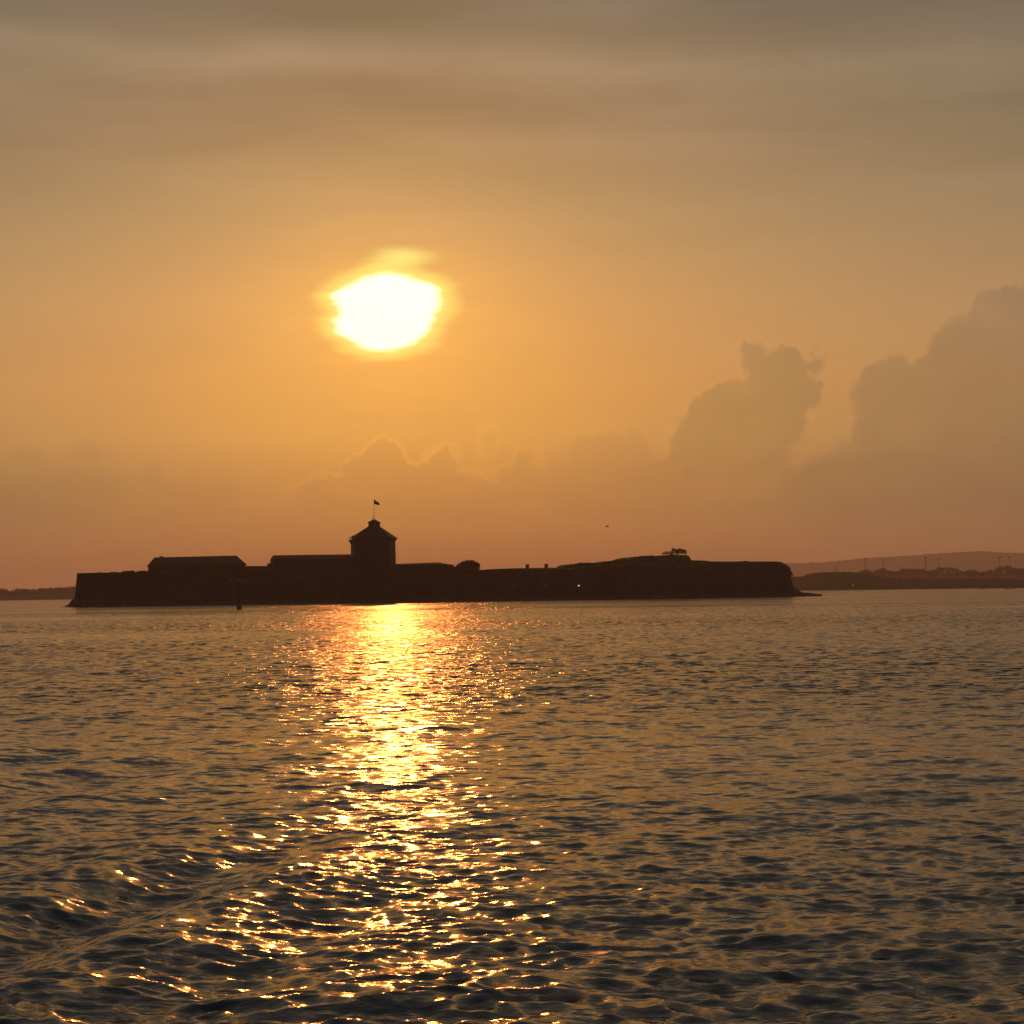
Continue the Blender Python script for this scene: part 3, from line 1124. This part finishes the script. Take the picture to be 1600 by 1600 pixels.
bush([blob(702, 884, 16, 5, 2.6), blob(706, 884, 16, 4, 2.4), blob(697, 883, 16, 4, 2.5)], 700, 0.15, 41, 'low bush beside the storehouse, left of the round tree', front(702, 887, 16))
bush([blob(891.5, 884.8, 15, 2.2, 2.4), blob(892, 886.5, 15, 2.6, 2)], 260, 0.13, 42, 'tiny upright bush between guardhouse and turf bank', front(892, 888, 15))
bush([blob(884, 887, 15, 3, 1.4)], 160, 0.12, 43, 'tiny flat bush at the right end of the guardhouse roof', front(884, 888.5, 15))
bush([blob(908, 881, 13.5, 8, 2), blob(920, 880.6, 13.5, 8, 1.8), blob(900, 883, 13.5, 5, 2.2)], 900, 0.16, 44, 'bushes at the left foot of the turf bank', front(910, 884, 13.5))
bush([blob(946, 878.6, 13.5, 9, 1.6), blob(962, 876.8, 13.5, 9, 1.7), blob(974, 875.6, 13.5, 6, 1.6)], 900, 0.16, 45, 'low scrub along the middle of the turf bank slope', front(960, 879, 13.5))
bush([blob(994, 871.4, 13.5, 5, 1.8), blob(1006, 869.8, 13.5, 8, 1.5), blob(1018, 869, 13.5, 4, 1.4)], 800, 0.16, 46, 'scrub on the upper turf bank left of the ragged tree', front(1004, 872, 13.5))
bush([blob(1072, 869.6, 13.5, 5, 2.4), blob(1075, 872, 13.5, 3, 3)], 420, 0.16, 47, 'scrub on the steep right shoulder of the turf bank', front(1073, 874, 13.5))
bush([blob(1226, 883.5, 12, 5, 2.6), blob(1231.5, 888, 12, 4, 4), blob(1218, 879.8, 12, 6, 1.8)], 900, 0.17, 48, 'scrub hanging over the rounded right end of the bastion', front(1228, 888, 12))
bush([blob(1165.5, 877.2, 12, 2.6, 1.0)], 140, 0.13, 49, 'small tuft on the level top of the right bastion', front(1165.5, 878.5, 12))

# ------------------------------------------------------------------ sea beacon in front of the bastion
Dp = 3.0 * FPX / 23.4
pb = W(373.8, 951.8, Dp)
sp_ = Dp / FPX
bm_ = empty('sea_beacon', (pb.x, pb.y, 0))
tag(bm_, 'dark beacon post standing in the water before the left wall', 'sea mark')
MB().lathe((pb.x, pb.y, 0), [(0.62, -1.2), (0.55, 0.35), (0.42, 0.85), (0.30, 1.3)], 14).build('foot', 'concrete', bm_)
zt = W(373.8, 909, Dp).z
MB().tube([(pb.x, pb.y, 1.2), (pb.x, pb.y, zt)], [0.13, 0.10], 10).build('mast', 'iron', bm_)
x0_, x1_ = W(357.5, 908, Dp).x, W(384, 908, Dp).x
MB().box(((x0_ + x1_) / 2, pb.y, zt), ((x1_ - x0_) / 2, 0.06, 0.05)).build('cross_arm', 'iron', bm_)
for q in (361.3, 372.4, 378.8):
    c = W(q, 907, Dp)
    MB().lathe((c.x, c.y - 0.02, 0), [(0.10, zt + 0.05), (0.30, zt + 0.12), (0.33, zt + 0.22), (0.24, zt + 0.34), (0.05, zt + 0.40)], 10).build('lantern', 'white_iron', bm_)
    MB().tube([(c.x, c.y, zt - 0.45), (pb.x, pb.y, zt - 1.3)], 0.035, 5).build('brace', 'iron', bm_)

# ------------------------------------------------------------------ far shores
def far_loft(name, mat, pts, D0, D1, depth, step, jit, seed, label, kind='structure', shoulder=0.35, zbot=-0.5):
    x0, x1 = pts[0][0], pts[-1][0]
    n = int((x1 - x0) / step)
    v, f = [], []
    prof = [(0.0, None), (0.04, 0.28), (shoulder, 1.0), (0.7, 0.92), (1.0, None)]
    for i in range(n + 1):
        t = i / n
        pxx = x0 + (x1 - x0) * t
        D = D0 + (D1 - D0) * t
        yy = polyline(pts, pxx) + (hash01(i, seed) - 0.5) * jit
        for fr, h in prof:
            DD = D + depth * fr
            ztop = W(pxx, yy, D + depth * shoulder).z
            p = W(pxx, 900, DD)
            v.append((p.x, p.y, zbot if h is None else max(0.05, ztop * h)))
    k_ = len(prof)
    for i in range(n):
        for j in range(k_ - 1):
            a = i * k_ + j
            f.append((a, a + k_, a + k_ + 1, a + 1))
    o = link(name, v, f, mat, None)
    tag(o, label, kind=kind)
    return o


def treetops(name, pts, D0, D1, spacing, hpx, seed, label, size, per, ybase, depth=60.0):
    """far wood that reads as one mass: crowns of leaf clumps along a skyline"""
    r = np.random.default_rng(seed)
    x0, x1 = pts[0][0], pts[-1][0]
    V_, F_ = [], []
    x_ = x0
    i = 0
    while x_ < x1:
        t = (x_ - x0) / (x1 - x0)
        D = D0 + (D1 - D0) * t + r.uniform(0, depth)
        top = polyline(pts, x_) + r.uniform(0.0, hpx * 0.35)
        base = ybase(x_)
        s = D / FPX
        cw = r.uniform(0.7, 1.3) * hpx
        ztop = W(x_, top, D).z
        zlow = max(0.0, W(x_, base, D).z)
        hh = max(1.0, (ztop - zlow) / 2)
        p = W(x_, 900, D)
        bl = [(p.x + r.uniform(-.4, .4) * cw * s, p.y + r.uniform(-.4, .4) * cw * s, zlow + hh * (1.0 + 0.3 * q_), cw * s * r.uniform(.5, .8), cw * s * .7, hh * (0.95 - 0.3 * q_)) for q_ in range(3)]
        v, f = leaf_cloud(bl, per, size * s, int(r.integers(1e6)), 0.5)
        k_ = len(V_)
        V_ += v
        F_ += [[a + k_ for a in q] for q in f]
        x_ += spacing * r.uniform(0.6, 1.4)
        i += 1
    o = link(name, V_, F_, 'leaves')
    tag(o, label, kind='stuff')
    return o


# ridge far behind
ridge = [(1020, 893), (1150, 884), (1236, 879.6), (1246, 880.5), (1258, 880.6), (1270, 878.4), (1280, 879.4), (1300, 877.8), (1330, 874.4), (1370, 871), (1420, 868.6), (1450, 866.4), (1490, 863.6), (1530, 861.4), (1550, 862),
         (1570, 864), (1600, 864.2), (1680, 866), (1800, 862), (2000, 868), (2400, 872), (2900, 885)]
far_loft('hills', 'hillside', ridge, 7000, 7000, 1300, 2.0, 0.9, 51, 'long wooded ridge rising behind the right shore, pale with haze')
treetops('ridge_wood', [(x_, y_ - 0.9) for x_, y_ in ridge if x_ > 1190 and x_ < 1900], 7460, 7460, 3.2, 4.0, 52, 'hazy wood along the skyline of the far ridge', 0.9, 40, lambda x_: polyline(ridge, x_) + 3.0, 40)
# middle wood on the right
midl = [(1230, 905), (1340, 894), (1350, 888), (1358, 888.6), (1364, 893), (1371, 889), (1377, 886.4), (1384, 886.2), (1391, 890), (1400, 892), (1410, 888), (1420, 886.4), (1432, 887), (1442, 888.4), (1452, 891), (1462, 888),
        (1466, 884.6), (1480, 884), (1492, 885.5), (1502, 889.5), (1508, 892), (1515, 887.5), (1522, 890), (1530, 892.5), (1545, 889.5), (1556, 886.4), (1566, 882.6), (1576, 882.2), (1588, 886), (1600, 887), (1660, 884), (1760, 888), (1900, 884), (2300, 888)]
far_loft('mainland', 'hillside', [(1150, 905), (1340, 899), (1400, 896), (1500, 896), (1700, 894), (2400, 894)], 2200, 1900, 500, 6, 0.6, 53, 'low wooded mainland behind the right headland')
treetops('mainland_wood', midl, 2300, 2000, 3.4, 6.5, 54, 'line of rounded hazy trees along the right mainland', 0.95, 260, lambda x_: 905.0)
# near headland on the right
head = [(1205, 905), (1240, 900), (1254, 899.4), (1262, 896.6), (1272, 894), (1285, 892.6), (1305, 892.2), (1320, 891.8), (1335, 893), (1352, 895.4), (1366, 898.6), (1380, 901.4), (1400, 902.6), (1440, 903.2), (1480, 903.4), (1530, 902.4),
        (1570, 903), (1600, 904.5), (1700, 903), (1900, 901), (2400, 903)]
far_loft('headland', 'turf', [(x_, y_ + 1.6) for x_, y_ in head], 1560, 1190, 160, 2.0, 0.9, 55, 'low dark headland along the right waterline', shoulder=0.25)
treetops('headland_scrub', head, 1595, 1225, 3.6, 5.0, 56, 'dark low scrub covering the right headland', 0.9, 70, lambda x_: polyline(head, x_) + 9.0, 20)
# left shore
lsh = [(-900, 905), (-300, 912), (-60, 917), (0, 918.6), (6, 917.8), (12, 920.6), (20, 921.6), (26, 918), (34, 917.8), (40, 919.5), (47, 917.8), (58, 918.8), (70, 917), (78, 916.6), (84, 917), (92, 916.4), (100, 915.4), (112, 915), (130, 914.2), (200, 913), (330, 920)]
far_loft('far_shore', 'hillside', [(x_, y_ + 5.5) for x_, y_ in lsh], 1830, 1900, 220, 3.0, 0.8, 57, 'low far shore at the left edge behind the fort', shoulder=0.25)
treetops('far_shore_wood', lsh, 1850, 1930, 4.2, 6.5, 58, 'hazy wood along the far left shore', 0.9, 220, lambda x_: 933.0, 40)


# masts on the mainland
def mast(px, ytop, ybot, D, label, w_=0.42):
    b0 = W(px, ybot, D)
    t0 = W(px, ytop, D)
    z0 = 0.0 if b0.z < 0 else b0.z - 6
    t = empty('light_mast', (b0.x, b0.y, z0))
    tag(t, label, 'mast', 'tall masts on the right mainland')
    MB().tube([(b0.x, b0.y, z0), (b0.x, b0.y, t0.z)], [w_ * 1.1, w_ * 0.7], 8).build('pole', 'iron', t)
    MB().box((b0.x, b0.y, t0.z - 0.5), (1.9, 0.6, 0.28)).build('head_frame', 'iron', t)
    for k_ in (-1.3, 0.0, 1.3):
        MB().box((b0.x + k_, b0.y - 0.5, t0.z + 0.1), (0.45, 0.35, 0.4)).build('floodlight', 'iron', t)


mast(1352, 872.4, 890, 2250, 'leftmost tall mast over the headland hump')
mast(1380.5, 874.4, 887, 2330, 'faint thin mast rising from the rounded tree clump', 0.3)
mast(1446.4, 871.2, 890, 2150, 'tallest dark mast in the middle of the right shore', 0.5)
mast(1466.6, 873.4, 885, 2250, 'short mast just right of the tallest mast', 0.3)
mast(1562.4, 870.8, 884, 2250, 'left one of the two masts near the right edge', 0.3)
mast(1577.8, 871.0, 884, 2250, 'mast nearest the right edge of the shore', 0.3)
mp = W(1306.6, 893, 1590)
t = empty('marker_pole', (mp.x, mp.y, mp.z - 1))
tag(t, 'short pole on the hump of the right headland', 'pole')
zt_ = W(1306.6, 886.0, 1590).z
MB().tube([(mp.x, mp.y, mp.z - 2), (mp.x, mp.y, zt_)], 0.22, 6).build('pole', 'iron', t)
MB().lathe((mp.x, mp.y, zt_), [(0.1, -0.7), (0.5, -0.4), (0.5, 0.2), (0.1, 0.4)], 8).build('topmark', 'iron', t)

# pale shed on the headland
D = 1480
p0, p1 = W(1329, 915.6, D), W(1351, 915.2, D)
sh = empty('boat_shed', (p0.x, p0.y, p0.z))
tag(sh, 'low shed with a small white gable on the right headland', 'shed')
gx0, gx1 = W(1331.6, 914, D).x, W(1335.0, 914, D).x
zb, zt = p0.z - 0.5, W(1333, 911.9, D).z
gm = (gx0 + gx1) / 2
MB().prism([Vector((gx0, D, zb)), Vector((gx1, D, zb)), Vector((gx1, D, zt - 0.7)), Vector((gm, D, zt)), Vector((gx0, D, zt - 0.7))],
           [Vector((gx0, D + 5, zb)), Vector((gx1, D + 5, zb)), Vector((gx1, D + 5, zt - 0.7)), Vector((gm, D + 5, zt)), Vector((gx0, D + 5, zt - 0.7))]).build('gable', 'lit' if False else 'white_paint', sh)
xa, xb = W(1323.5, 914, D).x, W(1351, 914, D).x
MB().box(((xa + xb) / 2, D + 6.2, zb + 0.9), ((xb - xa) / 2, 1.1, 1.1)).build('long_wing', 'render_wall', sh)
MB().prism([Vector((xa - .3, D + 4.8, zb + 2.0)), Vector((xb + .3, D + 4.8, zb + 2.0)), Vector((xb + .3, D + 7.6, zb + 2.0)), Vector((xa - .3, D + 7.6, zb + 2.0))],
           [Vector((xa, D + 6.1, zb + 2.8)), Vector((xb, D + 6.1, zb + 2.8)), Vector((xb, D + 6.3, zb + 2.8)), Vector((xa, D + 6.3, zb + 2.8))]).build('wing_roof', 'copper', sh)


# pale boats under the headland
def boat(px, L, D, label, cab=True):
    p = W(px, 919, D)
    t = empty('moored_boat', (p.x, p.y, 0))
    tag(t, label, 'boat', 'pale boats moored under the right headland')
    n = 9
    ring = lambda k_, z_: [Vector((p.x + (i / (n - 1) - .5) * L * k_, p.y - math.sin(math.pi * min(1, (i / (n - 1)) * .62 + .38)) * L * .14 * k_, z_ + 0.12 * (i / (n - 1)))) for i in range(n)] + \
        [Vector((p.x + (i / (n - 1) - .5) * L * k_, p.y + math.sin(math.pi * min(1, (i / (n - 1)) * .62 + .38)) * L * .14 * k_, z_ + 0.12 * (i / (n - 1)))) for i in range(n - 1, -1, -1)]
    MB().prism(ring(0.86, -0.25), ring(1.0, 0.62)).build('hull', 'white_paint', t)
    if cab:
        MB().prism([p_ for p_ in [Vector((p.x - L * .22, p.y - L * .08, .6)), Vector((p.x + L * .2, p.y - L * .08, .6)), Vector((p.x + L * .2, p.y + L * .08, .6)), Vector((p.x - L * .22, p.y + L * .08, .6))]],
                   [p_ for p_ in [Vector((p.x - L * .2, p.y - L * .07, 1.25)), Vector((p.x + L * .1, p.y - L * .07, 1.25)), Vector((p.x + L * .1, p.y + L * .07, 1.25)), Vector((p.x - L * .2, p.y + L * .07, 1.25))]]).build('cabin', 'white_paint', t)


boat(1533.6, 2.6, 1220, 'left one of two tiny pale boats at the headland waterline', False)
boat(1541.6, 2.6, 1220, 'right one of two tiny pale boats at the headland waterline', False)
boat(1577, 8.2, 1195, 'longest pale boat at the waterline near the right edge', True)

# ------------------------------------------------------------------ gull in flight
gp = W(948.6, 822.4, 300)
gull = empty('gull', gp)
tag(gull, 'tiny dark bird gliding in the open sky right of the tower', 'bird')
mb = MB()
mb.lathe((0, 0, 0), [(0.01, -0.30), (0.05, -0.24), (0.085, -0.08), (0.08, 0.06), (0.05, 0.17), (0.055, 0.22), (0.04, 0.27), (0.012, 0.31), (0.004, 0.36)], 10)
q = Matrix.Rotation(R(90), 3, 'Y')
mb.v = [tuple(gp + q @ Vector(p_)) for p_ in mb.v]
mb.build('body', 'feather', gull, True)
for s in (-1, 1):
    rings = []
    for k_, (sy, ch, zz, sw) in enumerate([(0.04, 0.20, 0.03, 0.0), (0.22, 0.19, 0.12, 0.06), (0.42, 0.15, 0.13, 0.02), (0.60, 0.09, 0.07, -0.10), (0.72, 0.02, 0.02, -0.2)]):
        x_ = sw + 0.03
        rings.append([gp + Vector((x_ + ch * .5, s * sy * 0.9 + 0.0, zz + .005)), gp + Vector((x_, s * sy * 0.9, zz + .02)), gp + Vector((x_ - ch * .6, s * sy * 0.9, zz)), gp + Vector((x_, s * sy * 0.9, zz - .008))])
    v = [p_ for r_ in rings for p_ in r_]
    f = [(k_ * 4 + i, k_ * 4 + (i + 1) % 4, (k_ + 1) * 4 + (i + 1) % 4, (k_ + 1) * 4 + i) for k_ in range(4) for i in range(4)] + [(0, 1, 2, 3), (19, 18, 17, 16)]
    link('wing', v, f, 'feather', gull)
v = [gp + Vector(p_) for p_ in ((-0.26, -0.03, 0), (-0.26, 0.03, 0), (-0.44, 0.07, 0), (-0.44, -0.07, 0), (-0.26, -0.03, .015), (-0.26, 0.03, .015), (-0.44, 0.07, .008), (-0.44, -0.07, .008))]
link('tail', v, [(0, 1, 2, 3), (7, 6, 5, 4), (0, 4, 5, 1), (1, 5, 6, 2), (2, 6, 7, 3), (3, 7, 4, 0)], 'feather', gull)
gull.rotation_euler = (0, 0, R(-8))

# ------------------------------------------------------------------ haze over the water
hm = bpy.data.materials.new('sea_haze')
hm.use_nodes = True
hn = hm.node_tree
hn.nodes.clear()
pv = hn.nodes.new('ShaderNodeVolumePrincipled')
pv.inputs['Color'].default_value = (0.95, 0.94, 0.93, 1)
pv.inputs['Density'].default_value = 1.55e-4
pv.inputs['Anisotropy'].default_value = 0.5
ho = hn.nodes.new('ShaderNodeOutputMaterial')
hn.links.new(pv.outputs[0], ho.inputs['Volume'])
M['haze'] = hm
hz_o = MB().box((0, 0, 79.0), (11000, 11000, 81.5)).build('haze', 'haze')
tag(hz_o, 'thin evening haze lying over the water', kind='stuff')
